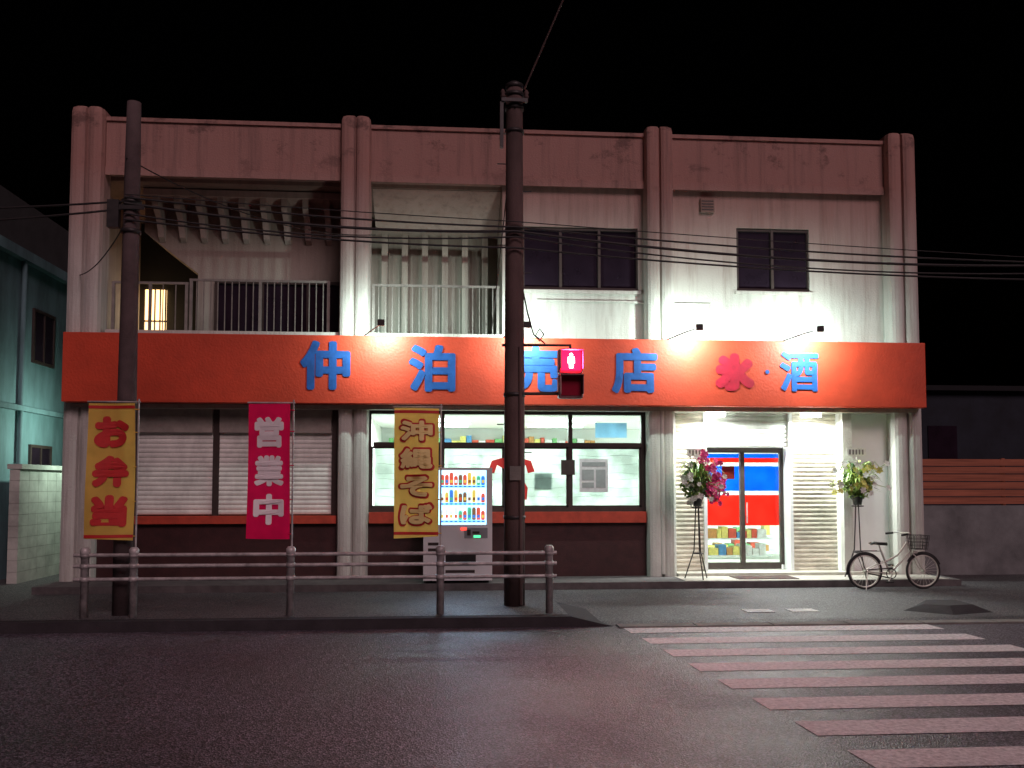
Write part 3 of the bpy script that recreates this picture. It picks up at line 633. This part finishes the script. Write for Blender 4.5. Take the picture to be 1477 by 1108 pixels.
# ------------------------------------------------------------------ neighbours
NL=empty('neighbour_building')
teal_lit=mat('neighbour_teal_wall',(.13,.23,.25),.85,.5,1.5,stretch=(1,1,.3),bump=.3)  # teal light falling on the neighbour is put into its wall colour
box('walls',-16,-8.35,-2.2,12,.0,6.3,teal_lit,NL); box('roof_edge',-16,-8.2,-2.3,12.1,6.3,6.5,teal_lit,NL)
box('penthouse',-15,-8.9,2,10,6.5,7.9,mat('penthouse_grey',(.06,.06,.06),.8,.3,2),NL)
boxes('side_windows',[(-8.36,-8.32,y,y+.9,z,z+1.0) for y in (-.3,2.6,5.2) for z in (1.6,4.4)],M['dglass'],NL)
boxes('side_window_frames',[(-8.37,-8.30,y+a,y+b,z+c,z+d) for y in (-.3,2.6,5.2) for z in (1.6,4.4) for a,b,c,d in ((-.06,.0,-.06,1.06),(.9,.96,-.06,1.06),(0,.9,-.06,0),(0,.9,1.0,1.06),(.43,.47,0,1.0))],M['frame'],NL)
boxes('side_ledges',[(-8.36,-8.22,-2.2,12,z,z+.1) for z in (3.3,)],teal_lit,NL)
tubes('drainpipe',[[(-8.28,2.0,0),(-8.28,2.0,6.3)]],.05,teal_lit,NL)
BW=empty('block_wall')
bwm=mat('pale_block_wall',(.5,.52,.47),.85,.35,2,bump=.3)
boxes('blocks',[(-7.9,-7.72,.8+j*.4,.8+j*.4+.392,.03+k*.21,.03+k*.21+.204) for j in range(28) for k in range(10)],bwm,BW); box('mortar_core',-7.89,-7.73,.81,11.9,.03,2.12,M['conc'],BW); box('coping',-7.94,-7.68,.78,12,2.13,2.22,bwm,BW)
RW=empty('concrete_boundary_wall')
box('blocks',9.6,30,1.0,1.2,.03,1.42,mat('boundary_concrete',(.2,.21,.21),.9,.5,1.2,bump=.4),RW)
LF=empty('wooden_louvre_fence')
wd=mat('fence_board_brown',(.40,.13,.07),.7,.4,3,stretch=(.3,1,6))
boxes('boards',[(9.62,30,1.06,1.09,1.45+i*.155,1.45+i*.155+.135) for i in range(6)],wd,LF); boxes('posts',[(x,x+.07,1.09,1.16,1.42,2.38) for x in [9.65+1.8*k for k in range(11)]],wd,LF)
FB=empty('distant_house')
box('walls',15.5,24,18,26,0,5.6,mat('distant_wall',(.014,.018,.028),.9,.5,1),FB); boxes('windows',[(16.4,17.6,17.96,18,2.8,4.2),(19.4,20.6,17.96,18,2.8,4.2)],M['dglass'],FB); box('roof',15.2,24.3,17.7,26.3,5.6,5.8,mat('distant_roof',(.006,.006,.008),.9,.3,2),FB)

# ------------------------------------------------------------------ world, sun, camera
w=bpy.data.worlds.new('World'); S.world=w; w.use_nodes=True; nt=w.node_tree
sky=nt.nodes.new('ShaderNodeTexSky'); sky.sky_type='NISHITA'; sky.sun_disc=False
el=math.radians(36); az=math.radians(20)
sky.sun_elevation=math.radians(-3); sky.sun_rotation=math.radians(160)
nt.links.new(sky.outputs[0],nt.nodes['Background'].inputs[0]); nt.nodes['Background'].inputs[1].default_value=.002
sl=bpy.data.lights.new('sun','SUN'); sl.energy=1.1; sl.angle=math.radians(25); sl.color=(1,.68,.73)  # added fill for unseen pinkish street light behind the camera
so=bpy.data.objects.new('sun',sl); COL.objects.link(so)
d=Vector((-math.sin(az)*math.cos(el),math.cos(az)*math.cos(el),-math.sin(el))); so.rotation_euler=d.to_track_quat('-Z','Y').to_euler()

psi=math.radians(4.56); p=math.radians(3.24)
fw=Vector((math.sin(psi)*math.cos(p),math.cos(psi)*math.cos(p),math.sin(p)))
rt=Vector((math.cos(psi),-math.sin(psi),0)); up=rt.cross(fw)
cd=bpy.data.cameras.new('camera'); co=bpy.data.objects.new('camera',cd); COL.objects.link(co)
m3=Matrix((rt,up,-fw)).transposed(); co.matrix_world=Matrix.Translation((0,-16.5,1.83))@m3.to_4x4()
cd.sensor_width=36; cd.lens=31.69; cd.shift_y=.049; cd.clip_end=500; cd.clip_start=.05
S.camera=co
